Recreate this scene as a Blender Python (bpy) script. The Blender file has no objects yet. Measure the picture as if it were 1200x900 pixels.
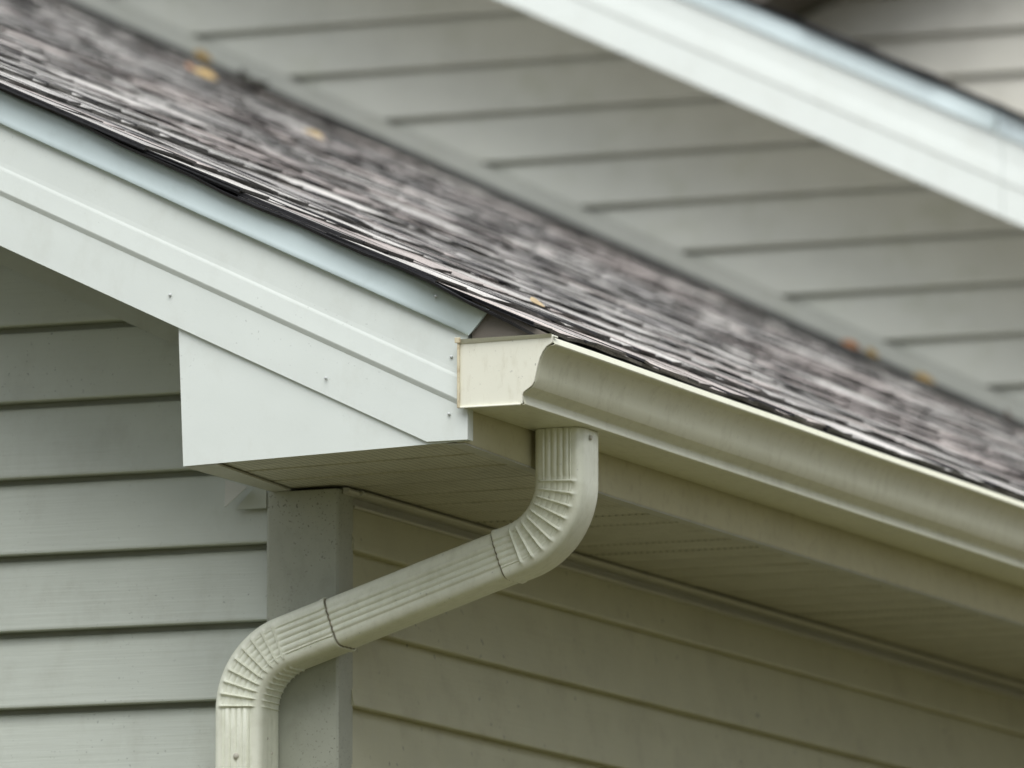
import bpy, math, random
from mathutils import Vector, Matrix

# ------------------------------------------------------------------ camera, sky, sun, exposure
scene = bpy.context.scene
COL = scene.collection
H = 3.23                       # height of the reference siding course above the ground

PSI, TH = 0.3916, 0.1381       # camera heading and tilt
F = Vector((-math.sin(PSI) * math.cos(TH), math.cos(PSI) * math.cos(TH), math.sin(TH)))
cam_d = bpy.data.cameras.new('camera')
cam = bpy.data.objects.new('camera', cam_d)
COL.objects.link(cam)
cam.location = (4.421, -10.096, -1.63 + H)
cam.rotation_euler = F.to_track_quat('-Z', 'Y').to_euler()
cam_d.sensor_width = 36
cam_d.lens = 300
cam_d.clip_end = 2000
cam_d.dof.use_dof = True
cam_d.dof.focus_distance = 10.72
cam_d.dof.aperture_fstop = 7.1
scene.camera = cam

SUN_EL, SUN_AZ = math.radians(64), math.radians(160)   # azimuth measured from +Y clockwise
world = bpy.data.worlds.new('World')
scene.world = world
world.use_nodes = True
wn = world.node_tree
wn.nodes.clear()
w_out = wn.nodes.new('ShaderNodeOutputWorld')
w_bg = wn.nodes.new('ShaderNodeBackground')
w_sky = wn.nodes.new('ShaderNodeTexSky')
w_sky.sky_type = 'NISHITA'
w_sky.sun_disc = False
w_sky.sun_elevation = SUN_EL
w_sky.sun_rotation = SUN_AZ
w_sky.air_density = 1.0
w_sky.dust_density = 1.5
w_sky.ozone_density = 1.0
w_hs = wn.nodes.new('ShaderNodeHueSaturation')
w_hs.inputs['Saturation'].default_value = 0.27
w_bg.inputs['Strength'].default_value = 0.105
wn.links.new(w_sky.outputs['Color'], w_hs.inputs['Color'])
wn.links.new(w_hs.outputs['Color'], w_bg.inputs['Color'])
wn.links.new(w_bg.outputs['Background'], w_out.inputs['Surface'])

sun_d = bpy.data.lights.new('sun', 'SUN')
sun_d.energy = 1.5
sun_d.angle = math.radians(60)
sun_d.color = (1.0, 0.985, 0.95)
sun = bpy.data.objects.new('sun', sun_d)
COL.objects.link(sun)
sd = Vector((math.sin(SUN_AZ) * math.cos(SUN_EL), math.cos(SUN_AZ) * math.cos(SUN_EL), math.sin(SUN_EL)))
sun.rotation_euler = (-sd).to_track_quat('-Z', 'Y').to_euler()
sun.location = sd * 30

vs = scene.view_settings
vs.view_transform = 'Standard'
vs.look = 'None'
vs.exposure = 1.16
vs.gamma = 1.0
vs.use_curve_mapping = False

rnd = random.Random(7)

# ------------------------------------------------------------------ helpers
def mesh_obj(name, verts, faces, mats, parent=None, midx=None, smooth=False, link=True):
    me = bpy.data.meshes.new(name)
    me.from_pydata([tuple(v) for v in verts], [], faces)
    if not isinstance(mats, (list, tuple)):
        mats = [mats]
    for m in mats:
        me.materials.append(m)
    if midx:
        for p, i in zip(me.polygons, midx):
            p.material_index = i
    if smooth:
        for p in me.polygons:
            p.use_smooth = True
    me.update()
    o = bpy.data.objects.new(name, me)
    if link:
        COL.objects.link(o)
    if parent:
        o.parent = parent
    return o

def recalc(o):
    import bmesh
    bm = bmesh.new()
    bm.from_mesh(o.data)
    bmesh.ops.recalc_face_normals(bm, faces=bm.faces)
    bm.to_mesh(o.data)
    bm.free()
    return o

def empty(name, loc=(0, 0, 0)):
    o = bpy.data.objects.new(name, None)
    o.empty_display_size = 0.2
    o.location = loc
    COL.objects.link(o)
    return o

def tag(o, label=None, cat=None, group=None, kind=None):
    if label: o['label'] = label
    if cat: o['category'] = cat
    if group: o['group'] = group
    if kind: o['kind'] = kind
    return o

def prism(name, ring_a, ring_b, mats, parent=None, smooth=False):
    """closed solid between two matching rings of points"""
    n = len(ring_a)
    v = list(ring_a) + list(ring_b)
    f = [tuple(range(n)), tuple(range(2 * n - 1, n - 1, -1))]
    for i in range(n):
        j = (i + 1) % n
        f.append((i, i + n, j + n, j)[::-1])
    o = mesh_obj(name, v, f, mats, parent)
    recalc(o)
    if smooth:
        for i, p in enumerate(o.data.polygons):
            p.use_smooth = len(p.vertices) == 4
    return o

def loft_open(name, rings, mats, parent=None, smooth=True, closed_ring=False, caps=False):
    n = len(rings[0])
    v = [p for r in rings for p in r]
    f = []
    m = n if closed_ring else n - 1
    for k in range(len(rings) - 1):
        for i in range(m):
            j = (i + 1) % n
            f.append((k * n + i, k * n + j, (k + 1) * n + j, (k + 1) * n + i))
    if caps:
        f.append(tuple(range(n - 1, -1, -1)))
        f.append(tuple((len(rings) - 1) * n + i for i in range(n)))
    return mesh_obj(name, v, f, mats, parent, smooth=smooth)

def box(name, x0, x1, y0, y1, z0, z1, mats, parent=None, bevel=0.0):
    a = [(x0, y0, z0), (x1, y0, z0), (x1, y1, z0), (x0, y1, z0)]
    b = [(x, y, z1) for x, y, _ in a]
    o = prism(name, a, b, mats, parent)
    if bevel:
        m = o.modifiers.new('bevel', 'BEVEL')
        m.width = bevel
        m.segments = 2
    return o

# ------------------------------------------------------------------ materials
def new_mat(name):
    m = bpy.data.materials.new(name)
    m.use_nodes = True
    nt = m.node_tree
    return m, nt, nt.nodes['Principled BSDF']

def N(nt, typ, **kw):
    n = nt.nodes.new(typ)
    for k, v in kw.items():
        if k in n.inputs:
            n.inputs[k].default_value = v
        else:
            setattr(n, k, v)
    return n

def coords(nt, scale, rot=(0, 0, 0), src='Position'):
    g = nt.nodes.new('ShaderNodeNewGeometry') if src == 'Position' else nt.nodes.new('ShaderNodeTexCoord')
    mp = nt.nodes.new('ShaderNodeMapping')
    mp.inputs['Scale'].default_value = scale
    mp.inputs['Rotation'].default_value = rot
    nt.links.new(g.outputs['Position' if src == 'Position' else 'Object'], mp.inputs['Vector'])
    return mp.outputs['Vector']

def noise(nt, vec, scale, detail=3, rough=0.55):
    n = N(nt, 'ShaderNodeTexNoise', Scale=scale, Detail=detail, Roughness=rough)
    nt.links.new(vec, n.inputs['Vector'])
    return n.outputs['Fac']

def ramp(nt, fac, stops):
    r = nt.nodes.new('ShaderNodeValToRGB')
    e = r.color_ramp.elements
    while len(e) < len(stops):
        e.new(0.5)
    for el, (p, c) in zip(e, stops):
        el.position = p
        el.color = c if len(c) == 4 else (*c, 1)
    nt.links.new(fac, r.inputs['Fac'])
    return r.outputs['Color']

def g3(v):
    return (v, v, v, 1)

def mix(nt, fac, a, b, mode='MIX'):
    m = nt.nodes.new('ShaderNodeMix')
    m.data_type = 'RGBA'
    m.blend_type = mode
    for sock, val in ((m.inputs['Factor'], fac), (m.inputs['A'] if False else m.inputs[6], a), (m.inputs[7], b)):
        if isinstance(val, (int, float)):
            sock.default_value = val
        elif isinstance(val, tuple):
            sock.default_value = val if len(val) == 4 else (*val, 1)
        else:
            nt.links.new(val, sock)
    return m.outputs[2]

def bump(nt, bsdf, height, strength, dist, prev=None):
    b = N(nt, 'ShaderNodeBump', Strength=strength, Distance=dist)
    nt.links.new(height, b.inputs['Height'])
    if prev is not None:
        nt.links.new(prev, b.inputs['Normal'])
    nt.links.new(b.outputs['Normal'], bsdf.inputs['Normal'])
    return b.outputs['Normal']

def painted(name, base, rough=0.45, mott=0.06, grime=(0.25, 0.25, 0.18), grime_amt=0.25, grime_scale=(6, 6, 2),
            speck=0.0, speck_scale=160, speck_thr=0.73, grain=None, spec=0.5, dent=0.0, grime_lo=0.52, grime_hi=0.78):
    """painted metal or vinyl: mottling, grime with a shape of its own, mildew specks, optional embossed grain"""
    m, nt, b = new_mat(name)
    p1 = coords(nt, (1, 1, 1))
    c = mix(nt, ramp(nt, noise(nt, p1, 9, 5), [(0.3, g3(0)), (0.7, g3(1))]),
            tuple(x * (1 - mott) for x in base), tuple(min(1, x * (1 + mott)) for x in base))
    gf = ramp(nt, noise(nt, coords(nt, grime_scale), 5, 7, 0.68), [(grime_lo, g3(0)), (grime_hi, g3(grime_amt))])
    c = mix(nt, gf, c, grime)
    if speck:
        big = noise(nt, p1, 4.5, 3)
        sp = noise(nt, p1, speck_scale, 1.5, 0.5)
        k = N(nt, 'ShaderNodeMath', operation='MULTIPLY')
        nt.links.new(ramp(nt, sp, [(speck_thr, g3(0)), (speck_thr + 0.05, g3(1))]), k.inputs[0])
        nt.links.new(ramp(nt, big, [(0.42, g3(0)), (0.62, g3(speck))]), k.inputs[1])
        c = mix(nt, k.outputs[0], c, (0.05, 0.05, 0.045))
    nt.links.new(c, b.inputs['Base Color'])
    b.inputs['Specular IOR Level'].default_value = spec
    rr = N(nt, 'ShaderNodeMapRange')
    rr.inputs['To Min'].default_value = rough - 0.08
    rr.inputs['To Max'].default_value = rough + 0.12
    nt.links.new(noise(nt, p1, 30, 4), rr.inputs['Value'])
    nt.links.new(rr.outputs['Result'], b.inputs['Roughness'])
    prev = None
    if grain:
        gv = noise(nt, coords(nt, grain[0]), 1.0, 5, 0.62)
        prev = bump(nt, b, gv, grain[1], grain[2])
    if dent:
        prev = bump(nt, b, noise(nt, p1, 5, 2), 0.6, dent, prev)
    bump(nt, b, noise(nt, p1, 220, 2), 0.12, 0.0006, prev)
    return m

SAGE = (0.48, 0.515, 0.455)
M = {}
M['siding_gable'] = painted('sage vinyl siding along x', SAGE, 0.5, 0.04, (0.30, 0.30, 0.24), 0.35, (3, 3, 2),
                            speck=0.6, speck_scale=230, speck_thr=0.70, grain=((5, 5, 140), 0.5, 0.0016))
M['siding_side_bounce_tint'] = painted('sage vinyl siding along y with painted warm bounce', (0.515, 0.505, 0.355), 0.5, 0.05, (0.27, 0.24, 0.16), 0.4, (2, 2, 2),  # warmer than the gable siding: ground bounce partly painted into the colour
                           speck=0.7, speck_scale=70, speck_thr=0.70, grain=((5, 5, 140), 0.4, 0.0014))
M['siding_back'] = painted('grey vinyl siding of main house', (0.545, 0.565, 0.505), 0.5, 0.04, (0.36, 0.39, 0.27), 0.45, (2, 2, 2),
                           grain=((5, 5, 140), 0.3, 0.001))
M['back_trim'] = painted('grey trim of main house', (0.48, 0.50, 0.45), 0.5, 0.05, (0.33, 0.35, 0.27), 0.4, (3, 3, 3))
M['siding_far'] = painted('beige vinyl siding', (0.67, 0.655, 0.57), 0.5, 0.04, (0.35, 0.33, 0.26), 0.3, (2, 2, 2))
M['post'] = painted('corner post vinyl', (0.37, 0.385, 0.315), 0.5, 0.07, (0.22, 0.23, 0.18), 0.45, (7, 7, 5),
                    speck=0.75, speck_scale=300, speck_thr=0.64, grime_lo=0.48)
M['white'] = painted('white aluminium trim', (0.685, 0.735, 0.70), 0.42, 0.02, (0.52, 0.54, 0.48), 0.28, (5, 5, 3),
                     speck=0.3, speck_scale=230, speck_thr=0.71, dent=0.0045)
M['drip'] = painted('pale blue grey drip edge metal', (0.58, 0.68, 0.69), 0.5, 0.03, (0.40, 0.47, 0.46), 0.3, (4, 4, 4),
                    speck=0.3, speck_scale=170, speck_thr=0.74, dent=0.0012)
M['frieze'] = painted('sage trim', (0.44, 0.47, 0.41), 0.5, 0.05, (0.25, 0.26, 0.2), 0.35, (6, 6, 6), speck=0.3)
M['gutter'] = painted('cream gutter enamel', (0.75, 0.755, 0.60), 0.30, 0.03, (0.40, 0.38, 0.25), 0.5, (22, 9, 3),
                      speck=0.45, speck_scale=190, speck_thr=0.72, grime_lo=0.50, grime_hi=0.85)
M['rusty'] = painted('rust stained cream enamel', (0.58, 0.53, 0.38), 0.5, 0.15, (0.30, 0.20, 0.09), 0.7, (30, 30, 14), grime_lo=0.42, grime_hi=0.65)
M['cap'] = painted('cream end cap enamel', (0.75, 0.75, 0.64), 0.36, 0.02, (0.46, 0.43, 0.30), 0.35, (22, 22, 7),
                   speck=0.5, speck_scale=210, speck_thr=0.70, dent=0.002)
M['spout'] = painted('pale cream downspout enamel', (0.79, 0.81, 0.68), 0.30, 0.03, (0.42, 0.43, 0.29), 0.38, (14, 14, 9),
                     speck=0.4, speck_scale=170, speck_thr=0.71, grime_lo=0.47, grime_hi=0.8)
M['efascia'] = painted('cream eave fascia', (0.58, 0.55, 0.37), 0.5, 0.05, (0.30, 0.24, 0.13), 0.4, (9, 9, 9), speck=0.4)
M['strip'] = painted('soffit edge strip', (0.50, 0.50, 0.44), 0.5, 0.05, (0.25, 0.24, 0.18), 0.35, (9, 9, 9))
M['flash'] = painted('weathered grey flashing', (0.13, 0.115, 0.095), 0.6, 0.15, (0.10, 0.09, 0.07), 0.6, (20, 20, 20))
M['darkflash'] = painted('dark step flashing', (0.07, 0.07, 0.065), 0.6, 0.1, (0.03, 0.03, 0.03), 0.5, (9, 9, 9))
M['nail'] = painted('nail head', (0.52, 0.55, 0.54), 0.4, 0.05)
M['screw'] = painted('zinc screw head', (0.52, 0.50, 0.42), 0.3, 0.1)
M['wood'] = painted('sheathing', (0.25, 0.2, 0.14), 0.8, 0.1)

def soffit_mat():
    m, nt, b = new_mat('perforated cream soffit')
    p = coords(nt, (1, 1, 1))
    c = mix(nt, ramp(nt, noise(nt, p, 12, 5), [(0.3, g3(0)), (0.7, g3(1))]), (0.52, 0.51, 0.41), (0.60, 0.59, 0.49))
    c = mix(nt, ramp(nt, noise(nt, coords(nt, (4, 14, 4)), 6, 7, 0.7), [(0.5, g3(0)), (0.8, g3(0.6))]), c, (0.16, 0.15, 0.11))
    # rows of small vent holes printed through the sheet
    vo = N(nt, 'ShaderNodeTexVoronoi', Scale=1.0, Randomness=0.0)
    nt.links.new(coords(nt, (105, 150, 0.0001)), vo.inputs['Vector'])
    c = mix(nt, ramp(nt, vo.outputs['Distance'], [(0.16, g3(0.75)), (0.24, g3(0))]), c, (0.05, 0.05, 0.04))
    nt.links.new(c, b.inputs['Base Color'])
    b.inputs['Roughness'].default_value = 0.55
    bump(nt, b, noise(nt, p, 60, 3), 0.2, 0.001)
    return m
M['soffit'] = soffit_mat()

def shingle_mat():
    m, nt, b = new_mat('mottled grey asphalt shingle')
    at = nt.nodes.new('ShaderNodeAttribute')
    at.attribute_name = 'tone'
    oi = nt.nodes.new('ShaderNodeObjectInfo')
    v = N(nt, 'ShaderNodeMapRange')
    v.inputs['To Min'].default_value = 0.85
    v.inputs['To Max'].default_value = 1.15
    nt.links.new(oi.outputs['Random'], v.inputs['Value'])
    p = coords(nt, (1, 1, 1))
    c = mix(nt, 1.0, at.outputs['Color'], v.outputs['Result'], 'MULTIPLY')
    gr = ramp(nt, noise(nt, p, 420, 2, 0.6), [(0.30, g3(0.5)), (0.5, g3(1.0)), (0.70, g3(1.5))])
    c = mix(nt, 1.0, c, gr, 'MULTIPLY')
    pat = ramp(nt, noise(nt, p, 14, 4, 0.6), [(0.3, g3(1.15)), (0.7, g3(1.55))])
    c = mix(nt, 1.0, c, pat, 'MULTIPLY')
    nt.links.new(c, b.inputs['Base Color'])
    b.inputs['Roughness'].default_value = 0.9
    bump(nt, b, noise(nt, p, 420, 2, 0.6), 0.9, 0.0015)
    return m
M['shingle'] = shingle_mat()

def plain(name, col, rough=0.8, var=0.3, sc=90):
    m, nt, b = new_mat(name)
    p = coords(nt, (1, 1, 1))
    c = mix(nt, ramp(nt, noise(nt, p, sc, 4), [(0.3, g3(0)), (0.7, g3(1))]), tuple(x * (1 - var) for x in col), tuple(x * (1 + var) for x in col))
    nt.links.new(c, b.inputs['Base Color'])
    b.inputs['Roughness'].default_value = rough
    bump(nt, b, noise(nt, p, sc * 2, 2), 0.5, 0.001)
    return m
M['asphalt'] = plain('cut edge of shingle, black asphalt', (0.012, 0.012, 0.014), 0.55, 0.5, 160)
M['leaf_yellow'] = plain('yellow fallen leaf', (0.42, 0.29, 0.11), 0.6, 0.3, 60)
M['leaf_orange'] = plain('orange fallen leaf', (0.34, 0.15, 0.06), 0.6, 0.3, 60)
M['leaf_tan'] = plain('tan fallen leaf', (0.46, 0.36, 0.21), 0.6, 0.2, 60)
M['leaf_brown'] = plain('dark brown fallen leaf', (0.10, 0.045, 0.03), 0.7, 0.3, 60)
M['twig'] = plain('dark twig debris', (0.05, 0.045, 0.035), 0.8, 0.3, 60)

def grass_mat():
    m, nt, b = new_mat('lawn')
    p = coords(nt, (1, 1, 1))
    c = ramp(nt, noise(nt, p, 1.3, 8, 0.7), [(0.3, (0.05, 0.052, 0.016)), (0.52, (0.075, 0.068, 0.021)), (0.68, (0.115, 0.092, 0.032))])
    nt.links.new(c, b.inputs['Base Color'])
    b.inputs['Roughness'].default_value = 0.9
    bump(nt, b, noise(nt, p, 60, 4), 0.8, 0.02)
    return m
M['grass'] = grass_mat()
M['foliage'] = plain('olive foliage', (0.14, 0.125, 0.03), 0.6, 0.4, 3)
M['bark'] = plain('bark', (0.10, 0.08, 0.06), 0.9, 0.3, 20)

# ------------------------------------------------------------------ setting
g = mesh_obj('ground', [(-400, -400, 0), (400, -400, 0), (400, 400, 0), (-400, 400, 0)], [(0, 1, 2, 3)], M['grass'])
tag(g, 'autumn lawn strewn with dry leaves around the house', None, kind='structure')

# trees added out of view on the eave side to shade the side wall
def crown_mesh(seed, n):
    r = random.Random(seed)
    lumps = []
    for i in range(26):
        t = r.uniform(0, 2 * math.pi); h = r.uniform(-1, 1); q = math.sqrt(max(0, 1 - h * h)) * r.uniform(0.45, 1)
        lumps.append(Vector((q * math.cos(t) * 2.1, q * math.sin(t) * 2.1, 5.0 + h * 3.0)))
    v, f = [], []
    for i in range(n):
        c = r.choice(lumps) + Vector((r.gauss(0, 0.42), r.gauss(0, 0.42), r.gauss(0, 0.38)))
        a = Vector((r.uniform(-1, 1), r.uniform(-1, 1), r.uniform(-0.6, 0.6))).normalized()
        b = a.cross(Vector((r.uniform(-1, 1), r.uniform(-1, 1), r.uniform(-1, 1)))).normalized()
        l, w = r.uniform(0.09, 0.17), r.uniform(0.05, 0.09)
        k = len(v)
        v += [c - a * l, c + b * w, c + a * l, c - b * w]
        f.append((k, k + 1, k + 2, k + 3))
    me = bpy.data.meshes.new('crown'); me.from_pydata(v, [], f); me.materials.append(M['foliage'])
    return me
def trunk_mesh(seed):
    r = random.Random(seed)
    v, f = [], []
    def limb(p, d, l, r0, r1):
        k = len(v); nn = 8
        side = d.cross(Vector((0.3, 0.9, 0.1))).normalized(); up = d.cross(side).normalized()
        for i in range(5):
            c = p + d * l * i / 4 + side * r.uniform(-0.04, 0.04)
            rr = r0 + (r1 - r0) * i / 4
            for j in range(nn):
                t = 2 * math.pi * j / nn
                v.append(c + side * rr * math.cos(t) + up * rr * math.sin(t))
        for i in range(4):
            for j in range(nn):
                f.append((k + i * nn + j, k + i * nn + (j + 1) % nn, k + (i + 1) * nn + (j + 1) % nn, k + (i + 1) * nn + j))
    limb(Vector((0, 0, -0.1)), Vector((0, 0, 1)), 4.2, 0.20, 0.11)
    for i in range(7):
        t = i * 0.9 + r.uniform(-0.2, 0.2)
        limb(Vector((0, 0, 2.2 + 0.28 * i)), Vector((math.cos(t), math.sin(t), 0.9)).normalized(), 2.4, 0.07, 0.02)
    me = bpy.data.meshes.new('trunk'); me.from_pydata(v, [], f); me.materials.append(M['bark'])
    return me
CR, TK = crown_mesh(3, 9000), trunk_mesh(4)
for x, y, rz, sc_, lab in ((11.2, -1.2, 0.3, 1.1, 'yellowing unseen tree added for shade across from the near corner of the wing'),
                           (10.8, 2.6, 1.7, 1.15, 'yellowing unseen tree added for shade across from the middle of the side wall'),
                           (11.4, 6.6, 3.1, 1.2, 'yellowing unseen tree added for shade across from the main house'),
                           (11.0, 10.8, 4.4, 1.1, 'yellowing unseen tree added for shade farthest along the eave side'),
                           (-15.0, -19.5, 0.8, 1.35, 'unseen tree added for shade facing the gable, at the end of the row away from the eave side'),
                           (-9.5, -21.0, 2.0, 1.45, 'unseen tree added for shade facing the gable, second from the far end of the row'),
                           (-4.2, -19.8, 3.6, 1.3, 'unseen tree added for shade facing the gable, third from the far end of the row'),
                           (1.2, -20.8, 5.1, 1.45, 'unseen tree added for shade facing the gable, third from the eave end of the row'),
                           (6.6, -19.6, 0.2, 1.4, 'unseen tree added for shade facing the gable, second from the eave end of the row'),
                           (11.8, -20.4, 1.3, 1.35, 'unseen tree added for shade facing the gable, at the eave end of the row')):
    t = empty('added_eave_shade_tree' if y > -10 else 'added_front_shade_tree', (x, y, 0))  # the row behind the camera is added, unseen, to dim the low sky
    t.rotation_euler.z = rz
    t.scale = (sc_, sc_, sc_)
    tag(t, lab, 'tree', 'unseen trees added for shade beside the house' if y > -10 else 'unseen trees added for shade facing the gable')
    for nm, me in (('trunk', TK), ('crown', CR)):
        c = bpy.data.objects.new(nm, me)
        COL.objects.link(c)
        c.parent = t

# ------------------------------------------------------------------ common dimensions
E = 0.1016          # exposed height of one siding course
P = 0.477           # roof pitch (rise per run)
CA = 1 / math.sqrt(1 + P * P)
SA = P * CA
OV = 0.303          # rake overhang in front of the gable wall
D = 5.494           # the main house's wall stands this far back
XR = -3.45          # ridge of the front wing
XE = 0.310          # eave fascia plane

# siding profile: (out from wall, height above the course's butt)
def siding_profile(recess=True):
    if not recess:
        return [(-0.009, 0.0008), (0.0190, 0.0), (0.0208, 0.0014), (0.0210, 0.004), (0.0040, E + 0.003), (-0.009, E + 0.003)]
    return [(-0.009, 0.0008), (0.0190, 0.0), (0.0208, 0.0014), (0.0210, 0.004), (0.0048, E - 0.0085), (0.0030, E - 0.0072), (-0.0088, E - 0.0066), (-0.009, E + 0.003)]

def board(name, z, L, R, place, mat, parent, jit=0.0, recess=True):
    """one lap board; L(z), R(z) give its (possibly slanted) ends"""
    pr = siding_profile(recess)
    a = [place(L(z + h), o + jit, z + h) for o, h in pr]
    b = [place(R(z + h), o + jit, z + h) for o, h in pr]
    return prism(name, a, b, mat, parent)

def rake_profile():
    """fascia cross-section: (out, height s) with the raised bead"""
    return [(0.0, -0.100), (0.0, -0.0350), (0.0005, -0.0340), (0.0028, -0.0290), (0.0032, -0.0275), (0.0018, -0.0030), (0.0017, -0.0012), (0.0014, 0.0008), (0.0008, 0.0036), (0.0005, 0.0100), (0.0, 0.075)]

# ------------------------------------------------------------------ shingles
TONES = [(0.33, 0.32, 0.30), (0.30, 0.29, 0.272), (0.26, 0.25, 0.237), (0.19, 0.183, 0.176),
         (0.13, 0.126, 0.123), (0.31, 0.28, 0.26), (0.37, 0.362, 0.34), (0.27, 0.242, 0.226)]
WEIGHT = [6, 6, 5, 2, 1, 3, 2, 3]

def shingle_mesh(seed, length):
    r = random.Random(seed)
    v, f, mi, tone = [], [], [], []
    def slab(y0, y1, w0, w1, b0, t0, b1, t1, tn, jitter=0.0012):
        base = len(v)
        ny = max(1, int((y1 - y0) / 0.05))
        # local x points down-slope (butt at x = -w0), y along the eave, z is the normal
        for i in range(ny + 1):
            y = y0 + (y1 - y0) * i / ny
            j = r.uniform(-jitter, jitter) * (1.8 if i == 0 else 1.0)
            k = r.uniform(-jitter, jitter) * 2
            v.extend([(-w0 + k, y, b0 + j), (-w0 + k, y, t0 + j), (-w1, y, t1), (-w1, y, b1)])
        def add(q, m, t):
            f.append(q); mi.append(m); tone.append(t)
        for i in range(ny):
            a = base + i * 4
            b = a + 4
            add((a + 1, b + 1, b + 2, a + 2), 0, tn)      # top
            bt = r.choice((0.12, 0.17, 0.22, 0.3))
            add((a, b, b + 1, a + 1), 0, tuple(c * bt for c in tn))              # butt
            add((a + 3, b + 3, b, a), 1, tn)              # underside
            add((a + 2, b + 2, b + 3, a + 3), 1, tn)
        add((base, base + 1, base + 2, base + 3), 1, tn)
        e = base + ny * 4
        add((e + 3, e + 2, e + 1, e), 1, tn)
    base_t = r.choices(TONES[:3] + TONES[5:], [4, 4, 4, 2, 2, 2])[0]
    slab(0, length - 0.002, 0, 0.30, 0.0045, 0.0088, 0.0, 0.0025, base_t, 0.0016)
    y = 0.0
    while y < length - 0.03:
        q_ = r.uniform(0.78, 1.18)
        tt = r.choices(TONES, WEIGHT)[0] if r.random() < 0.4 else tuple(c * q_ for c in base_t)
        w = min(r.uniform(0.035, 0.10), length - 0.003 - y)
        slab(y, y + w, r.uniform(-0.003, 0.0), 0.165, 0.0080, 0.0112 + r.uniform(-0.0006, 0.0008), 0.0035, 0.0068,
             tt, 0.0016)
        y += w + r.choice([0, r.uniform(0.02, 0.06), r.uniform(0.03, 0.08)])
    me = bpy.data.meshes.new('shingle')
    me.from_pydata(v, [], f)
    me.materials.append(M['shingle'])
    me.materials.append(M['asphalt'])
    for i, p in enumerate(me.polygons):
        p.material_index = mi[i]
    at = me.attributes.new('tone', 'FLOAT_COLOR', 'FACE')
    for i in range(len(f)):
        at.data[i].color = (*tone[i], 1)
    me.update()
    return me

SH = []
for k in range(14):
    ln = 0.78 + 0.045 * k
    SH.append((ln, shingle_mesh(100 + k, ln)))
EXPO = 0.1480

def lay_shingles(parent, x_eave, s_deck, y0, y1, rows, droop=0.0):
    """courses of shingles on the slope z = s - P x, from the eave upwards"""
    for r in range(rows):
        d = r * EXPO
        y = y0 + rnd.uniform(-0.009, 0.011)
        lift = 0.0022 + 0.0016 * math.sin(r * 0.9 + 0.7) + rnd.uniform(-0.0008, 0.0012)
        xb = x_eave - d * CA
        if r == 0 and droop:
            y += 0.013
        while y < y1:
            ln, me = rnd.choice(SH)
            o = bpy.data.objects.new('shingle', me)
            COL.objects.link(o)
            o.parent = parent
            o.location = (xb, y, s_deck - P * xb + H + lift + rnd.uniform(-0.0006, 0.0006) - droop * (1.0, 0.75, 0.5, 0.25)[r] if r < 4 else s_deck - P * xb + H + lift + rnd.uniform(-0.0006, 0.0006))
            tilt = math.atan(P)
            o.rotation_euler = (rnd.uniform(-0.0012, 0.0012), tilt, rnd.uniform(-0.0015, 0.0015))
            y += ln

# ================================================================== the front wing
wing = empty('house_wing')
tag(wing, 'near house wing with sage lap siding, white rake trim and mottled grey shingle roof', 'house')

# ---- gable wall and its lap boards
ROOF_S = -0.06
def clipR(z):                       # gable outline on the right: corner post, then the underside of the roof
    return min(-0.080, (ROOF_S - z) / P)
zb = -H + 0.35
zpk = ROOF_S - P * XR
ring = [(2 * XR, -H), (0.0, -H), (0.0, ROOF_S), (XR, zpk), (2 * XR, ROOF_S)]
gw = prism('gable_wall', [(x, 0.0105, z + H) for x, z in ring], [(x, 0.09, z + H) for x, z in ring], M['wood'], wing)
k = 0
for n in range(-28, 18):
    z = n * E
    if z + E > zpk - 0.03 or z < -H + 0.03:
        continue
    zz = max(z, ROOF_S + 0.02) if False else z
    Rf = lambda h: (ROOF_S - h) / P - 0.01 if z > -0.30 else -0.0815
    Rb = Rf if z > -0.02 else (lambda h: -0.0815)
    board('siding_board', z, (lambda h: 2 * XR - Rb(h)), Rb,
          lambda x, o, h: (x, -o, h + H), M['siding_gable'], gw, rnd.uniform(-0.0006, 0.0006))

# ---- side wall and its lap boards (below the eave)
sw = prism('side_wall', [(-0.0105, 0.0905, 0.0), (-0.0105, D, 0.0), (-0.0105, D, H - 0.10), (-0.0105, 0.0905, H - 0.10)],
           [(-0.09, 0.0905, 0.0), (-0.09, D, 0.0), (-0.09, D, H - 0.10), (-0.09, 0.0905, H - 0.10)], M['wood'], wing)
OFF = -0.0106
joints = {-3: 1.842}
for n in range(-31, -2):
    z = n * E + OFF
    if z < -H + 0.03:
        continue
    j = joints.get(n, rnd.uniform(2.6, 4.6))
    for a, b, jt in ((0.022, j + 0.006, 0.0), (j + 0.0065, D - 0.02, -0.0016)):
        board('siding_board', z, lambda h: a, lambda h: b, lambda x, o, h: (o, x, h + H), M['siding_side_bounce_tint'], sw, jt + rnd.uniform(-0.0004, 0.0004), False)

# ---- corner post
cp = [(-0.0845, 0.0), (-0.0845, -0.0205), (-0.081, -0.0225), (0.0145, -0.0225), (0.0175, -0.0195), (0.0175, 0.0255), (0.0155, 0.0270), (0.0, 0.0270),
      (0.0, 0.0), ]
prism('corner_post', [(x, y, 0.05) for x, y in cp], [(x, y, H - 0.2395) for x, y in cp], M['post'], wing)

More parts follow.
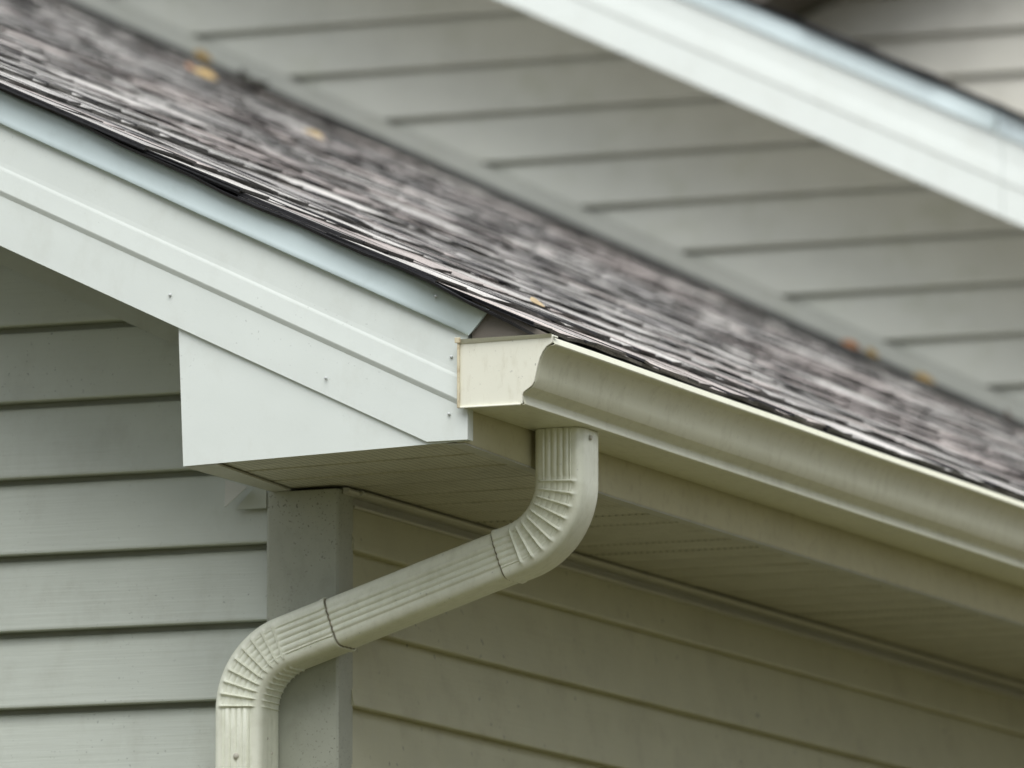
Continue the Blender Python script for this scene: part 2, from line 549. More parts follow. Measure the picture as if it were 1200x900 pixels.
# ---- rake frieze on the gable wall, just under the rake
x0, x1 = XR, -0.05
fr = [(x0, -0.0205), (x1, -0.0205)]
def rake_strip(name, s0, s1, ya, yb, xa, xb, mat, parent):
    a = [(xa, ya, s0 - P * xa + H), (xa, yb, s0 - P * xa + H), (xa, yb, s1 - P * xa + H), (xa, ya, s1 - P * xa + H)]
    b = [(xb, ya, s0 - P * xb + H), (xb, yb, s0 - P * xb + H), (xb, yb, s1 - P * xb + H), (xb, ya, s1 - P * xb + H)]
    return prism(name, a, b, mat, parent)
rake_strip('rake_frieze', -0.141, -0.082, -0.0225, -0.001, XR, -0.05, M['frieze'], wing)
rake_strip('rake_soffit', -0.0815, -0.074, -OV + 0.002, -0.0005, XR, 0.05, M['soffit'], wing)

# ---- rake fascia with its raised bead; foot cut level, end cut plumb
def rake_fascia(xa, xb, y_face, sbase, parent, foot=None, top=0.075):
    pr = rake_profile()
    back = [(-0.018, top), (-0.018, -0.100)]
    def ring(x):
        out = []
        for o, s in pr + back:
            z = s + sbase - P * x
            if foot is not None:
                z = max(z, foot)
            out.append((x, y_face - o, z + H))
        return out
    xs = [xa]
    n = 24
    for i in range(1, n + 1):
        xs.append(xa + (xb - xa) * i / n)
    if foot is not None:
        xs.append((sbase - 0.100 - foot) / P)
        xs.sort()
    rings = [ring(x) for x in xs]
    # a hair of unevenness along the sheet metal
    for i, rg in enumerate(rings):
        w = 0.0007 * math.sin(i * 1.7 + sbase * 9) + 0.0005 * math.sin(i * 0.6)
        rings[i] = [(p[0], p[1] + w, p[2]) for p in rg]
    o = loft_open('rake_fascia', rings, M['white'], parent, smooth=False, closed_ring=True, caps=True)
    recalc(o)
    return o
rf = rake_fascia(XR, 0.317, -OV, 0.0, wing, foot=-0.2245)

def nail_head(parent, x, y, z, r=0.0021, axis='y', name='nail_head', mat=None):
    v, f = [], []
    n = 10
    for k, (rr, o) in enumerate(((1.0, 0.0), (0.92, 0.0012), (0.5, 0.0022))):
        for i in range(n):
            t = 2 * math.pi * i / n
            c, s_ = math.cos(t) * r * rr, math.sin(t) * r * rr
            v.append((x + c, y - o, z + s_) if axis == 'y' else (x + o, y + c, z + s_))
    for k in range(2):
        for i in range(n):
            j = (i + 1) % n
            f.append((k * n + i, k * n + j, (k + 1) * n + j, (k + 1) * n + i))
    f.append(tuple(2 * n + i for i in range(n)))
    o = mesh_obj(name, v, f, mat or M['nail'], parent, smooth=True)
    recalc(o)
    return o
for x, z in ((0.2953, -0.1187), (0.2922, -0.1911), (0.1231, -0.1366), (-0.0945, -0.0179)):
    nail_head(rf, x, -OV - 0.0012, z + H)

# ---- drip edge along the rake: hollow curved strip ending in a slanted cut
def drip_edge(xa, xb, y_face, sbase, parent, slant=0.0, cut=None):
    pr = [(-0.004, 0.1045), (0.0030, 0.1030), (0.0046, 0.097), (0.0052, 0.086), (0.0058, 0.076), (0.0066, 0.066), (0.0080, 0.0600),
          (0.0070, 0.0588), (0.0045, 0.0620), (0.0018, 0.0700), (-0.004, 0.080)]
    def ring(x, sl):
        return [(x + sl * (s - 0.060) / 0.045, y_face - o, s + sbase - P * (x + sl * (s - 0.060) / 0.045) + H) for o, s in pr]
    n = 30
    rings = []
    for i in range(n + 1):
        x = xa + (xb - xa) * i / n
        rg = ring(x, slant if i == n else 0.0)
        w = 0.0010 * math.sin(i * 1.1) + 0.0006 * math.sin(i * 2.7)
        rings.append([(a, b + w * 0.6, c + w * 0.5) for a, b, c in rg])
    o = loft_open('drip_edge', rings, M['drip'], parent, smooth=True, closed_ring=True, caps=True)
    recalc(o)
    return o
de = drip_edge(XR, 0.3215, -OV, 0.0, wing, slant=0.026)
nail_head(de, 0.2769, -OV - 0.0085, -0.0417 + H, 0.0022)

# ---- boxed eave return (face, bottom hem and left side)
fz = [(-0.0774, -0.2385), (0.315, -0.2255), (0.315, -0.155), (-0.0868, 0.004), (-0.0868, -0.02)]
prism('eave_return', [(x, -OV + 0.0045, z + H) for x, z in fz], [(x, -OV + 0.0062, z + H) for x, z in fz], M['white'], wing)
prism('return_side', [(-0.0868, -OV + 0.0065, 0.0 + H), (-0.0775, -OV + 0.0065, -0.2370 + H), (-0.0735, -OV + 0.0065, -0.2370 + H), (-0.0828, -OV + 0.0065, 0.0 + H)],
      [(-0.0868, -0.023, 0.0 + H), (-0.0775, -0.023, -0.2370 + H), (-0.0735, -0.023, -0.2370 + H), (-0.0828, -0.023, 0.0 + H)], M['white'], wing)
prism('return_hem', [(-0.0765, -OV + 0.0065, -0.2395 + H), (-0.030, -OV + 0.0065, -0.2385 + H), (-0.030, -OV + 0.0065, -0.2362 + H), (-0.0765, -OV + 0.0065, -0.2372 + H)],
      [(-0.0765, -0.0235, -0.2395 + H), (-0.0500, -0.0235, -0.2388 + H), (-0.0500, -0.0235, -0.2365 + H), (-0.0765, -0.0235, -0.2372 + H)], M['strip'], wing)

# small bent end of the channel sticking out under the return
tb = [(-0.136, -0.2225), (-0.1045, -0.2330), (-0.131, -0.2600)]
prism('channel_flap', [(x, -0.040 - (0.012 if i == 2 else 0), z + H) for i, (x, z) in enumerate(tb)], [(x, -0.0385 - (0.012 if i == 2 else 0), z + H) for i, (x, z) in enumerate(tb)], M['strip'], wing)
tb = [(-0.1040, -0.2335), (-0.0850, -0.2335), (-0.0850, -0.2600), (-0.1295, -0.2600)]
prism('channel_flap', [(x, -0.0225, z + H) for x, z in tb], [(x, -0.0200, z + H) for x, z in tb], M['frieze'], wing)

# ---- eave soffit: vented panels with folded V grooves
SZ = -0.2345
es = box('eave_soffit', -0.02, XE - 0.02, -OV + 0.02, D - 0.02, SZ + 0.012 + H, SZ + 0.022 + H, M['wood'], wing)
PW = 0.3048
npan = int((D + OV) / PW)
for i in range(npan):
    ya = -OV + 0.0085 + i * PW
    yb = ya + PW - 0.0035
    pr = []
    for t in range(3):
        a = ya + (yb - ya) * t / 3
        b = ya + (yb - ya) * (t + 1) / 3
        pr += [(a + (0.000 if t == 0 else 0.0055), 0.0), (b - 0.0055 if t < 2 else b, 0.0)]
        if t < 2:
            pr += [(b - 0.0020, 0.0090), (b + 0.0020, 0.0090)]
    pr += [(yb, 0.011), (ya, 0.011)]
    sg = rnd.uniform(-0.0007, 0.0007)
    prism('soffit_panel', [(-0.066 if i == 0 else -0.018, y, SZ + h + sg + H) for y, h in pr], [(XE - 0.012, y, SZ + h + sg * 0.4 + 0.010 * max(0.0, 1 - (y + OV) / 0.5) + H) for y, h in pr], M['soffit'], es)

# ---- channel at the top of the side wall, its bead, and the cut trim under it
pr = [(0.0, -0.2590), (0.0185, -0.2590), (0.0195, -0.2575), (0.0195, -0.2555), (0.0120, -0.2540), (0.0110, -0.2448), (0.0240, -0.2446), (0.0300, -0.2428), (0.0320, -0.2400),
      (0.0300, -0.2372), (0.024, -0.2360), (0.0, -0.2360)]
prism('soffit_channel', [(x, 0.0275, z + H) for x, z in pr], [(x, D - 0.02, z + H) for x, z in pr], M['strip'], wing)
pr = [(0.0185, -0.2452), (0.0265, -0.2430), (0.0285, -0.2405), (0.0265, -0.2375), (0.0185, -0.2365)]
prism('channel_end', [(x, -0.010, z + H) for x, z in pr], [(x, 0.0272, z + H) for x, z in pr], M['strip'], wing)

# ---- eave fascia and the scalloped strip where the soffit panels meet it
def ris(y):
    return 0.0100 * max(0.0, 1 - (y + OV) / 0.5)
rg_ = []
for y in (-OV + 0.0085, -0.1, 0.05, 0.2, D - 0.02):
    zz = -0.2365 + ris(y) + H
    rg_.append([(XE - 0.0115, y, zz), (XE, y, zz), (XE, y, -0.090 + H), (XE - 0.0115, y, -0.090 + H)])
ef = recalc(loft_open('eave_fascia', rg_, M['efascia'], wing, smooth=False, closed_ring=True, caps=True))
sv, sf = [], []
ns = npan * 6
for i in range(ns + 1):
    y = -OV + 0.009 + (D + OV - 0.04) * i / ns
    ph = (i % 6) / 6
    xi = 0.284 + 0.010 * ph
    q = ris(y) + H
    sv += [(xi, y, -0.2378 + q), (XE - 0.0005, y, -0.2388 + q), (XE - 0.0005, y, -0.2368 + q), (xi, y, -0.2362 + q)]
for i in range(ns):
    a = i * 4
    for j in range(4):
        sf.append((a + j, a + (j + 1) % 4, a + 4 + (j + 1) % 4, a + 4 + j))
sf += [(3, 2, 1, 0), tuple(ns * 4 + i for i in range(4))]
recalc(mesh_obj('soffit_edge_strip', sv, sf, M['strip'], wing))

# ---- flashing end between drip edge and gutter
fl = [(0.3225, -0.1065), (0.3225, -0.045), (0.345, -0.0560), (0.424, -0.0960), (0.424, -0.1000)]
prism('flashing_end', [(x, -OV + 0.001, z + H) for x, z in fl], [(x, -OV + 0.006, z + H) for x, z in fl], M['flash'], wing)

# ---- roof: deck, ridge, left slope and the shingle courses of the right slope
S_DECK = 0.1040
XD = 0.345
dk = [(XD, S_DECK - P * XD), (XR, S_DECK - P * XR), (2 * XR - XD, S_DECK - P * XD), (2 * XR - XD, S_DECK - P * XD - 0.012), (XR, S_DECK - P * XR - 0.012), (XD, S_DECK - P * XD - 0.012)]
roof = prism('roof', [(x, -OV + 0.002, z + H) for x, z in dk], [(x, D - 0.03, z + H) for x, z in dk], M['asphalt'], wing)
stv, stf = [], []
nst = 80
for i in range(nst + 1):
    x = 0.424 + (XR - 0.424) * i / nst
    dr = 0.009 * max(0.0, (x - 0.25) / 0.17) ** 1.5
    wv = 0.0024 * math.sin(i * 0.55) + 0.0016 * math.sin(i * 1.9 + 1) - 0.001
    yy = -OV - 0.0185 + 0.0135 * max(0.0, min(1.0, (x - 0.345) / 0.05)) + 0.003 * math.sin(i * 0.8 + 2) + rnd.uniform(-0.001, 0.001)
    zc = S_DECK - P * x + H - dr
    stv += [(x, yy, zc - 0.0014 + wv), (x, yy - 0.0015, zc + 0.0026 + wv), (x, -OV + 0.045, zc + 0.0040), (x, -OV + 0.045, zc + 0.0008)]
for i in range(nst):
    a = i * 4
    for j in range(4):
        stf.append((a + j, a + (j + 1) % 4, a + 4 + (j + 1) % 4, a + 4 + j))
stf += [(0, 1, 2, 3), tuple(nst * 4 + i for i in range(4))]
recalc(mesh_obj('starter_strip', stv, stf, M['asphalt'], roof))
lay_shingles(roof, 0.408, S_DECK, -OV - 0.0205, D - 0.30, 27, droop=0.007)

# ================================================================== gutter
gut = empty('gutter', (0.37, D / 2, H - 0.184))
tag(gut, 'cream metal gutter with an open moulded front hanging along the eave', 'gutter')
GI = gut.matrix_basis.inverted() if False else None
def child_fix(o, par):
    o.location = Vector((0, 0, 0)) - par.location
    return o
gp = [(0.3115, -0.100), (0.3115, -0.1838), (0.3120, -0.1845), (0.3945, -0.1845), (0.3957, -0.1838), (0.3925, -0.1728), (0.3932, -0.1712), (0.4065, -0.1632), (0.4100, -0.1575),
      (0.4122, -0.1480), (0.4140, -0.1390), (0.4170, -0.1290), (0.4212, -0.1205), (0.4262, -0.1145), (0.4312, -0.1122), (0.4358, -0.1114), (0.4364, -0.1102), (0.4285, -0.1004), (0.4265, -0.0998),
      (0.4150, -0.1002), (0.4145, -0.1030)]
rings = []
ng = 40
for i in range(ng + 1):
    y = -OV - 0.0040 + (D + OV - 0.02) * i / ng
    w = 0.0007 * math.sin(i * 1.3) + 0.0005 * math.sin(i * 0.37 + 1)
    rings.append([(x + w * (1 if x > 0.35 else 0), y, z + H) for x, z in gp])
tr = child_fix(loft_open('trough', rings, M['gutter'], gut, smooth=True), gut)
m = tr.modifiers.new('sheet thickness', 'SOLIDIFY')
m.thickness = 0.0011
m.offset = 0
m = tr.modifiers.new('crease', 'EDGE_SPLIT')
m.split_angle = math.radians(19)

capp = [(0.3085, -0.1005), (0.3085, -0.1850), (0.3925, -0.1850), (0.3945, -0.1838), (0.3948, -0.1730), (0.3960, -0.1700), (0.4075, -0.1622), (0.4108, -0.1570),
        (0.4130, -0.1475), (0.4150, -0.1385), (0.4180, -0.1285), (0.4222, -0.1200), (0.4272, -0.1138), (0.4352, -0.1092), (0.4362, -0.1000)]
cap = child_fix(prism('end_cap', [(x, -OV - 0.0085, z + H) for x, z in capp], [(x, -OV - 0.0045, z + H) for x, z in capp], M['cap'], gut), gut)
m = cap.modifiers.new('bevel', 'BEVEL'); m.width = 0.0008; m.segments = 2
# the folded hem round the cap: left, bottom and top strips standing a little proud
def hem(x0, x1, z0, z1, d=0.0035):
    o = box('hem', x0, x1, -OV - 0.0086 - d, -OV - 0.0086, z0 + H, z1 + H, M['cap'], cap, 0.0008)
    return o
hem(0.3072, 0.3105, -0.1858, -0.1000).data.materials[0] = M['rusty']
hem(0.3106, 0.3930, -0.1862, -0.1838, 0.0030)
tp = [(0.3106, -0.1045), (0.4340, -0.1025), (0.4352, -0.0985), (0.3106, -0.0990)]
prism('hem', [(x, -OV - 0.0086 - 0.005 * (1 if z > -0.1 else 0.1), z + H) for x, z in tp], [(x, -OV - 0.0086, z + H) for x, z in tp], M['cap'], cap)
box('corner_tab', 0.3045, 0.3125, -OV - 0.0135, -OV - 0.0122, -0.1035 + H, -0.0965 + H, M['rusty'], cap, 0.0006)
lp = [(0.4215, -0.0970), (0.4345, -0.0985), (0.4350, -0.1005), (0.4210, -0.0990)]
prism('lip_tab', [(x, -OV - 0.0045, z + H) for x, z in lp], [(x, -OV + 0.012, z + H) for x, z in lp], M['cap'], gut)
child_fix(bpy.data.objects['lip_tab'], gut)
# gutter seam sealed further along (a slightly proud sleeve)
# ================================================================== downspout
ds = empty('downspout', (-0.0955, -0.055, 0.0))
tag(ds, 'cream ribbed metal downspout with two crimped elbows reaching back to the wall corner', 'downspout')
WD, TD = 0.0665, 0.0690
YC = -0.0555
def section(scale=1.0, pleat=0.0, ribk=1.0, inner=-1):
    """closed ring of (a, b, isfront): a across the bend plane, b along y (negative = towards the gable side)"""
    w, t, r = WD / 2 * scale, TD / 2 * scale, 0.0115
    pts = []
    n = 56
    flat = w - r
    for i in range(n + 1):
        a = -flat + 2 * flat * i / n
        rib = 0.0
        if abs(a) < flat - 0.003:
            dg = abs((a / 0.0083 + 0.5) % 1.0 - 0.5) * 0.0083
            rib = 0.0022 * (1 - math.exp(-(dg / 0.0016) ** 2)) * ribk
        win = max(0.0, min(1.0, (0.86 * w + inner * a) / (0.15 * w)))
        pts.append((a, -t - rib * (1 - 0.55 * abs(pleat)) * 1.0 - pleat * 0.0040 * win))
    def arc(ca, cb, a0, a1, k=5):
        for i in range(1, k):
            q = a0 + (a1 - a0) * i / k
            pts.append((ca + r * math.cos(q), cb + r * math.sin(q)))
    arc(flat, -t + r, -math.pi / 2, 0)
    m_ = 10
    for i in range(m_ + 1):
        b = (-t + r) + 2 * (t - r) * i / m_
        rib = 0.0010 * (0.5 + 0.5 * math.cos(2 * math.pi * b / 0.0135))
        pts.append((w + rib + (0.0022 * max(0, pleat) if inner > 0 else 0), b))
    arc(flat, t - r, 0, math.pi / 2)
    for i in range(7):
        pts.append((flat - 2 * flat * i / 6, t))
    arc(-flat, t - r, math.pi / 2, math.pi)
    for i in range(m_ + 1):
        b = (t - r) - 2 * (t - r) * i / m_
        pts.append((-w - (0.0018 * max(0, pleat) if inner < 0 else 0), b))
    arc(-flat, -t + r, math.pi, 1.5 * math.pi)
    return pts

def sweep(name, stations, parent, mat, inner=-1):
    """stations: (cx, cz, angle, scale, pleat); angle of the normal (a axis) in the XZ plane"""
    rings = []
    for cx, cz, ang, sc, pl in stations:
        ca, sa = math.cos(ang), math.sin(ang)
        rings.append([(cx + a * ca, YC + b, cz + a * sa + H) for a, b in section(sc, pl, 0.45 if pl else 1.0, inner)])
    o = loft_open(name, rings, mat, parent, smooth=True, closed_ring=True)
    recalc(o)
    child_fix(o, parent)
    m = o.modifiers.new('crease', 'EDGE_SPLIT'); m.split_angle = math.radians(50)
    return o

XU, XL = 0.351, -0.0962
TURN = math.radians(71.9)
RI = 0.057
RC = RI + WD / 2
inc = Vector((-math.sin(TURN), -math.cos(TURN)))     # direction of flow on the inclined leg (x, z)
# upper elbow: vertical leg, arc bending towards -x
zA = -0.2515
ctr = Vector((XU - RC, zA))
def arc_up(t):      # t 0..1
    a = TURN * t
    return ctr.x + RC * math.cos(a), ctr.y - RC * math.sin(a), -a
st = [(XU, -0.1855, 0, 1.0, 0), (XU, -0.215, 0, 1.0, 0), (XU, zA + 0.006, 0, 1.0, 0)]
NP = 9
def pleated(arc, lo, hi, sign=1):
    out = []
    for i in range(NP):
        tc = lo + (hi - lo) * i / (NP - 1)
        dt = 0.017
        for off, pl in ((-3.0, -0.12), (-1.0, 0.02), (-0.45, 0.75), (0, 1.0), (0.45, 0.75), (1.0, 0.02)):
            x, z, a = arc(tc + off * dt * 1.0)
            out.append((x, z, a, 1.0, pl))
    return out
st += pleated(arc_up, 0.02, 0.95)
x, z, a = arc_up(1.0)
E1 = Vector((x, z))
st.append((x, z, -TURN, 1.0, 0))
for dd, sc in ((0.014, 1.0), (0.017, 1.022), (0.021, 1.022), (0.0212, 0.93)):
    pE = E1 + inc * dd
    st.append((pE.x, pE.y, -TURN, sc, 0))
up_el = sweep('upper_elbow', st, ds, M['spout'])
# lower elbow: arc from the incline back to vertical; its centre of curvature lies below-right
# straight leg between the elbows: find its length from the lower leg's x
def low_pts(L):
    s = E1 + inc * L
    # normal pointing to the centre of curvature (downwards, towards +x side)
    nrm = Vector((inc.y, -inc.x))
    if nrm.y > 0: nrm = -nrm
    c = s + nrm * RC
    end = Vector((c.x - RC, c.y))
    return s, c, end
lo_, hi_ = 0.05, 0.8
for _ in range(60):
    mid = (lo_ + hi_) / 2
    if low_pts(mid)[2].x > XL: lo_ = mid
    else: hi_ = mid
S2, C2, E2 = low_pts(lo_)
LEN = lo_
a0 = math.atan2((S2 - C2).y, (S2 - C2).x)
def arc_lo(t):
    a = a0 + (math.pi - a0) * t
    return C2.x + RC * math.cos(a), C2.y + RC * math.sin(a), a - math.pi
q0 = S2 - inc * 0.072
st = [((q0 + inc * 0.0004).x, (q0 + inc * 0.0004).y, -TURN, 0.92, 0), (q0.x, q0.y, -TURN, 1.03, 0), ((q0 + inc * 0.004).x, (q0 + inc * 0.004).y, -TURN, 1.025, 0), ((q0 + inc * 0.008).x, (q0 + inc * 0.008).y, -TURN, 1.0, 0), ((S2 - inc * 0.004).x, (S2 - inc * 0.004).y, -TURN, 1.0, 0)]
# on the lower elbow the pleats sit on the front as well
st += pleated(arc_lo, 0.04, 0.97)
st += [(XL, E2.y, 0, 1.0, 0), (XL, E2.y - 0.05, 0, 1.0, 0), (XL, E2.y - 0.13, 0, 1.0, 0)]
lo_el = sweep('lower_elbow', st, ds, M['spout'], 1)
# inclined pipe, slipped into both elbows
qa = E1 + inc * 0.012
qb = S2 - inc * 0.060
st = []
for i in range(7):
    q = qa.lerp(qb, i / 6)
    st.append((q.x, q.y, -TURN, 0.955, 0))
inc_pipe = sweep('inclined_pipe', st, ds, M['spout'])
# grimy sealant lines where the pipe enters each elbow
M['seal'] = plain('grimy sealant', (0.25, 0.235, 0.17), 0.7, 0.5, 120)
for p0, sg in ((E1 + inc * 0.0213, 1), (q0, -1)):
    p1 = p0 + inc * (0.0022 * sg)
    js = sweep('joint_seal', [(p0.x, p0.y, -TURN, 0.985, 0), (p1.x, p1.y, -TURN, 0.962, 0)], ds, M['seal'])
# vertical pipe down to the ground
st = [(XL, E2.y - 0.12, 0, 0.965, 0), (XL, -1.2, 0, 0.965, 0), (XL, -2.2, 0, 0.965, 0), (XL, -H + 0.02, 0, 0.965, 0)]
v_pipe = sweep('vertical_pipe', st, ds, M['spout'])
# screws
s1 = nail_head(up_el, 0.3855, -0.0600, -0.1960 + H, 0.0036, 'x', 'screw', M['screw'])
s2 = nail_head(lo_el, -0.0949, YC - TD / 2 - 0.002, -0.5897 + H, 0.0042, 'y', 'screw', M['screw'])
s3 = nail_head(lo_el, -0.0635 , -0.066, -0.566 + H, 0.0024, 'x', 'screw', M['screw'])
s4 = nail_head(lo_el, -0.0635 , -0.052, -0.584 + H, 0.0022, 'x', 'screw', M['screw'])
for s_ in (s1, s2, s3, s4):
    s_.location = Vector((0, 0, 0))
# gutter outlet sleeve
ol = [(XU - 0.029, YC - 0.031), (XU + 0.029, YC - 0.031), (XU + 0.029, YC + 0.031), (XU - 0.029, YC + 0.031)]
child_fix(prism('outlet', [(x, y, -0.205 + H) for x, y in ol], [(x, y, -0.1835 + H) for x, y in ol], M['flash'], gut), gut)

# ================================================================== the main house behind
main = empty('main_house', (0, D, 0))
tag(main, 'taller house part behind the roof, blurred grey lap siding under a white sloping rake', 'house')
def mfix(o): return child_fix(o, main)
SB = 0.620                    # upper rake: offset of the same trim
XB0, XB1 = -5.2, 1.0
bring = [(XB0, 0.0), (XB1, 0.0), (XB1, H + 0.60 - P * XB1), (XB0, H + 0.60 - P * XB0)]
mw = mfix(prism('wall', [(x, D + 0.0105, z) for x, z in bring], [(x, D + 0.1, z) for x, z in bring], M['wood'], main))
ZB = 1.467
for n in range(-24, 16):
    z = ZB + n * E
    lo = lambda h: max(XB0 + 0.01, (0.172 - h) / P)
    hi = lambda h: min(XB1 - 0.01, (SB - 0.05 - h) / P)
    if hi(z + E) - lo(z) < 0.05:
        continue
    board('siding_board', z, lo, hi, lambda x, o, h: (x, D - o, h + H), M['siding_back'], mw, rnd.uniform(-0.0005, 0.0005))
for o in mw.children: pass
mfix(rake_strip('roof_trim', 0.134, 0.1705, D - 0.022, D - 0.0005, XB0, XB1, M['back_trim'], main))
mfix(rake_strip('step_flashing', 0.100, 0.1335, D - 0.030, D - 0.0010, XB0, 0.40, M['darkflash'], main))
YF = D - 0.31
# fascia in two lengths with a seam
f1 = mfix(rake_fascia(-5.0, -0.8724, YF, SB, main))
f2 = mfix(rake_fascia(-0.8702, 1.0, YF - 0.002, SB, main))
d1 = mfix(drip_edge(-5.0, -0.8835, YF, SB, main))
d2 = mfix(drip_edge(-0.8785, 1.0, YF - 0.002, SB, main))
mfix(rake_strip('rake_soffit', SB - 0.093, SB - 0.084, YF + 0.0185, D - 0.0005, -5.0, 1.0, M['soffit'], main))
dk = [(1.0, SB + S_DECK - P), (-5.0, SB + S_DECK + 5 * P), (-5.0, SB + S_DECK + 5 * P - 0.012), (1.0, SB + S_DECK - P - 0.012)]
mroof = mfix(prism('roof', [(x, YF + 0.002, z + H) for x, z in dk], [(x, YF + 2.4, z + H) for x, z in dk], M['asphalt'], main))
lay_shingles(mroof, 1.0, SB + S_DECK, YF - 0.0205, YF + 0.4, 31)

# ================================================================== the house part furthest back
far = empty('far_house', (0, 8.1, 0))
tag(far, 'beige lap-sided wall farthest back, seen above the upper white rake', 'house')
YW = 8.1
SF = 1.958 + P * 2.2895        # line where its left rake soffit meets the wall: z = SF + P x
XP = 0.6                       # its ridge
def ffix(o): return child_fix(o, far)
fr_ = [(-4.4, 0.0), (4.0, 0.0), (4.0, H + SF + P * XP - P * 3.4 + 0.0), (XP, H + SF + P * XP), (-4.4, H + SF - P * 4.4)]
fw = ffix(prism('wall', [(x, YW + 0.0105, z) for x, z in fr_], [(x, YW + 0.1, z) for x, z in fr_], M['wood'], far))
for n in range(-22, 14):
    z = 1.8575 + n * E
    lo = lambda h: max(-4.39, (h - SF) / P + 0.01)
    hi = lambda h: min(3.99, 2 * XP - (h - SF) / P - 0.01)
    if hi(z + E) - lo(z + E) < 0.05:
        continue
    board('siding_board', z, lo, hi, lambda x, o, h: (x, YW - o, h + H), M['siding_far'], fw, rnd.uniform(-0.0005, 0.0005))
def left_strip(name, s0, s1, ya, yb, xa, xb, mat):
    q = lambda x, s: s + P * x + H
    a = [(xa, ya, q(xa, s0)), (xa, yb, q(xa, s0)), (xa, yb, q(xa, s1)), (xa, ya, q(xa, s1))]
    b = [(xb, ya, q(xb, s0)), (xb, yb, q(xb, s0)), (xb, yb, q(xb, s1)), (xb, ya, q(xb, s1))]
    return ffix(prism(name, a, b, mat, far))
left_strip('rake_soffit', SF + 0.004, SF + 0.014, YW - 0.26, YW - 0.0215, -4.7, XP, M['flash'])
left_strip('rake_fascia', SF - 0.01, SF + 0.155, YW - 0.28, YW - 0.2605, -4.7, XP, M['flash'])
dk = [(XP, SF + 0.17 + P * XP), (-4.9, SF + 0.17 - P * 4.9), (-4.9, SF + 0.158 - P * 4.9), (XP, SF + 0.158 + P * XP), (5.0, SF + 0.158 + P * XP - P * 4.4), (5.0, SF + 0.17 + P * XP - P * 4.4)]
ffix(prism('roof', [(x, YW - 0.30, z + H) for x, z in dk], [(x, YW + 4, z + H) for x, z in dk], M['asphalt'], far))

# ================================================================== fallen leaves and debris
def leaf(name, loc, rot, size, mat, label, seed, curl=0.35, lobed=False):
    r = random.Random(seed)
    v, f = [], []
    nu, nvv = 10, 4
    for i in range(nu + 1):
        t = i / nu
        half = 0.36 * math.sin(math.pi * min(1, t * 1.02)) ** 0.75 * (1 + (0.28 * math.sin(t * 21) if lobed else 0.05 * math.sin(t * 30)))
        half = max(half, 0.012)
        for j in range(nvv + 1):
            q = j / nvv * 2 - 1
            zc = curl * (abs(q) ** 1.5) * half + 0.25 * curl * (t - 0.5) ** 2 + r.uniform(-0.012, 0.012)
            v.append(((t - 0.5) * size, q * half * size, zc * size))
    for i in range(nu):
        for j in range(nvv):
            a = i * (nvv + 1) + j
            f.append((a, a + nvv + 1, a + nvv + 2, a + 1))
    o = mesh_obj(name, v, f, mat, None, smooth=True)
    o.location = (loc[0], loc[1], loc[2] + H)
    o.rotation_euler = (Matrix.Rotation(rot[1], 3, 'Y') @ Matrix.Rotation(rot[2], 3, 'Z') @ Matrix.Rotation(rot[0], 3, 'X')).to_euler()
    m = o.modifiers.new('thickness', 'SOLIDIFY')
    m.thickness = 0.0008
    tag(o, label, 'leaf', 'fallen leaves on the shingle roof')
    return o
TILT = math.atan(P)
def on_roof(x, y, lift=0.012):
    return (x, y, S_DECK + 0.0135 - P * x + lift)
leaf('fallen_leaf', on_roof(-2.21, 4.435, 0.008), (0.3, TILT, 0.4), 0.050, M['leaf_yellow'], 'yellow curled leaf lying beside the orange leaf high on the shingle roof', 1)
leaf('fallen_leaf', on_roof(-2.262, 4.487, 0.008), (0.25, TILT, 1.5), 0.036, M['leaf_orange'], 'small orange leaf touching a yellow one high on the shingle roof', 2)
leaf('fallen_leaf', on_roof(-2.655, 5.40, 0.020), (0.5, TILT, 0.9), 0.045, M['leaf_yellow'], 'yellow leaf caught against the grey wall high up the roof', 3)
leaf('fallen_leaf', on_roof(-1.541, 3.428, 0.012), (0.2, TILT, 0.2), 0.042, M['leaf_tan'], 'lone tan leaf lying flat halfway up the shingle roof', 4)
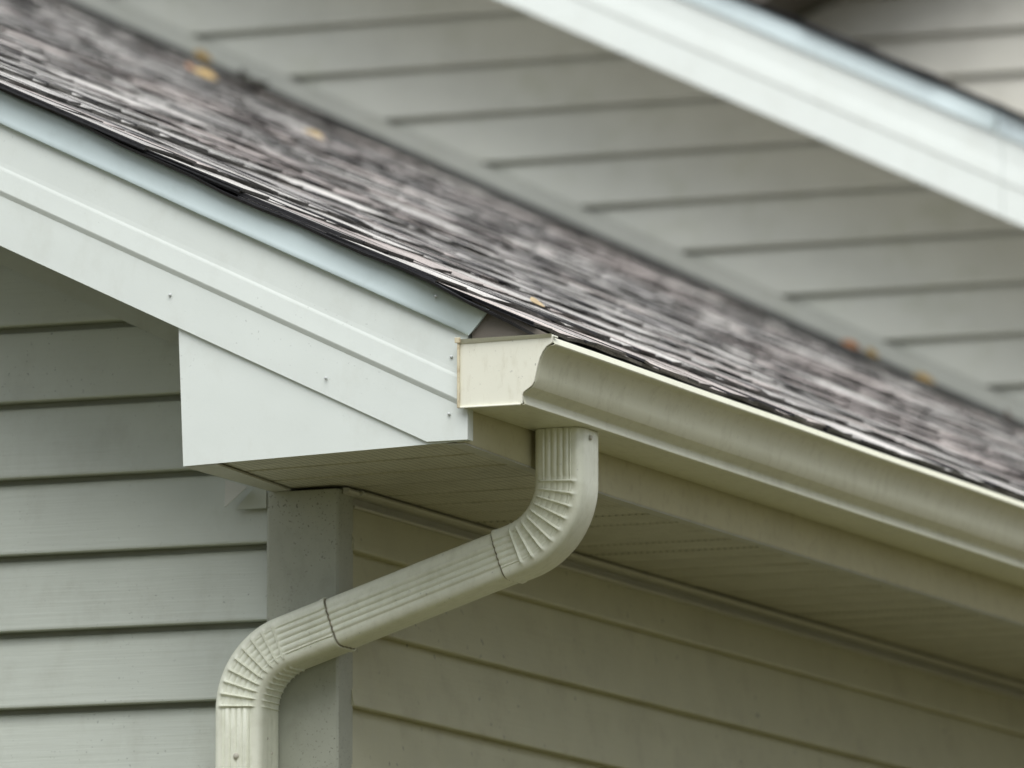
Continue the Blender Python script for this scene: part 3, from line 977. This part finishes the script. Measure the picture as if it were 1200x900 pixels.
leaf('fallen_leaf', on_roof(0.247, 0.099, 0.008), (0.25, TILT, 1.3), 0.030, M['leaf_tan'], 'small pale leaf near the gutter end cap on the shingle edge', 5, 0.2)
leaf('fallen_leaf', on_roof(-1.262, 5.40, 0.018), (0.4, TILT, 0.3), 0.042, M['leaf_orange'], 'orange leaf against the wall low on the roof', 6)
leaf('fallen_leaf', on_roof(-1.225, 5.42, 0.020), (0.5, TILT, 1.1), 0.038, M['leaf_yellow'], 'dull yellow leaf next to the orange leaf by the wall', 7)
leaf('fallen_leaf', on_roof(-1.11, 5.40, 0.016), (0.3, TILT, 0.6), 0.048, M['leaf_yellow'], 'bright yellow leaf by the wall between the orange and the dark brown leaf', 8)
leaf('fallen_leaf', on_roof(-0.945, 5.42, 0.012), (0.3, TILT, 1.6), 0.036, M['leaf_brown'], 'dark brown crumpled leaf against the wall low on the roof', 9, 0.8, True)
# a dark clump of twigs caught where roof and wall meet
tw_v, tw_f = [], []
r = random.Random(5)
for i in range(9):
    c = Vector((r.uniform(-0.05, 0.05), r.uniform(-0.02, 0.02), r.uniform(0.002, 0.014)))
    d = Vector((r.uniform(-1, 1), r.uniform(-0.4, 0.4), r.uniform(-0.3, 0.3))).normalized() * r.uniform(0.015, 0.035)
    sd_ = d.cross(Vector((0, 0, 1))).normalized() * 0.004
    up_ = sd_.cross(d).normalized() * 0.004
    b0 = len(tw_v)
    for e, s in ((c - d, 1.0), (c + d, 0.5)):
        tw_v += [e + sd_ * s, e + up_ * s, e - sd_ * s, e - up_ * s]
    for j in range(4):
        tw_f.append((b0 + j, b0 + (j + 1) % 4, b0 + 4 + (j + 1) % 4, b0 + 4 + j))
    tw_f += [(b0 + 3, b0 + 2, b0 + 1, b0), (b0 + 4, b0 + 5, b0 + 6, b0 + 7)]
tw = recalc(mesh_obj('twig_clump', tw_v, tw_f, M['twig']))
lo = on_roof(-2.56, 5.43, 0.004)
tw.location = (lo[0], lo[1], lo[2] + H)
tw.rotation_euler = (0, TILT, 0)
tag(tw, 'small dark clump of twigs caught between roof and grey wall', 'twigs')
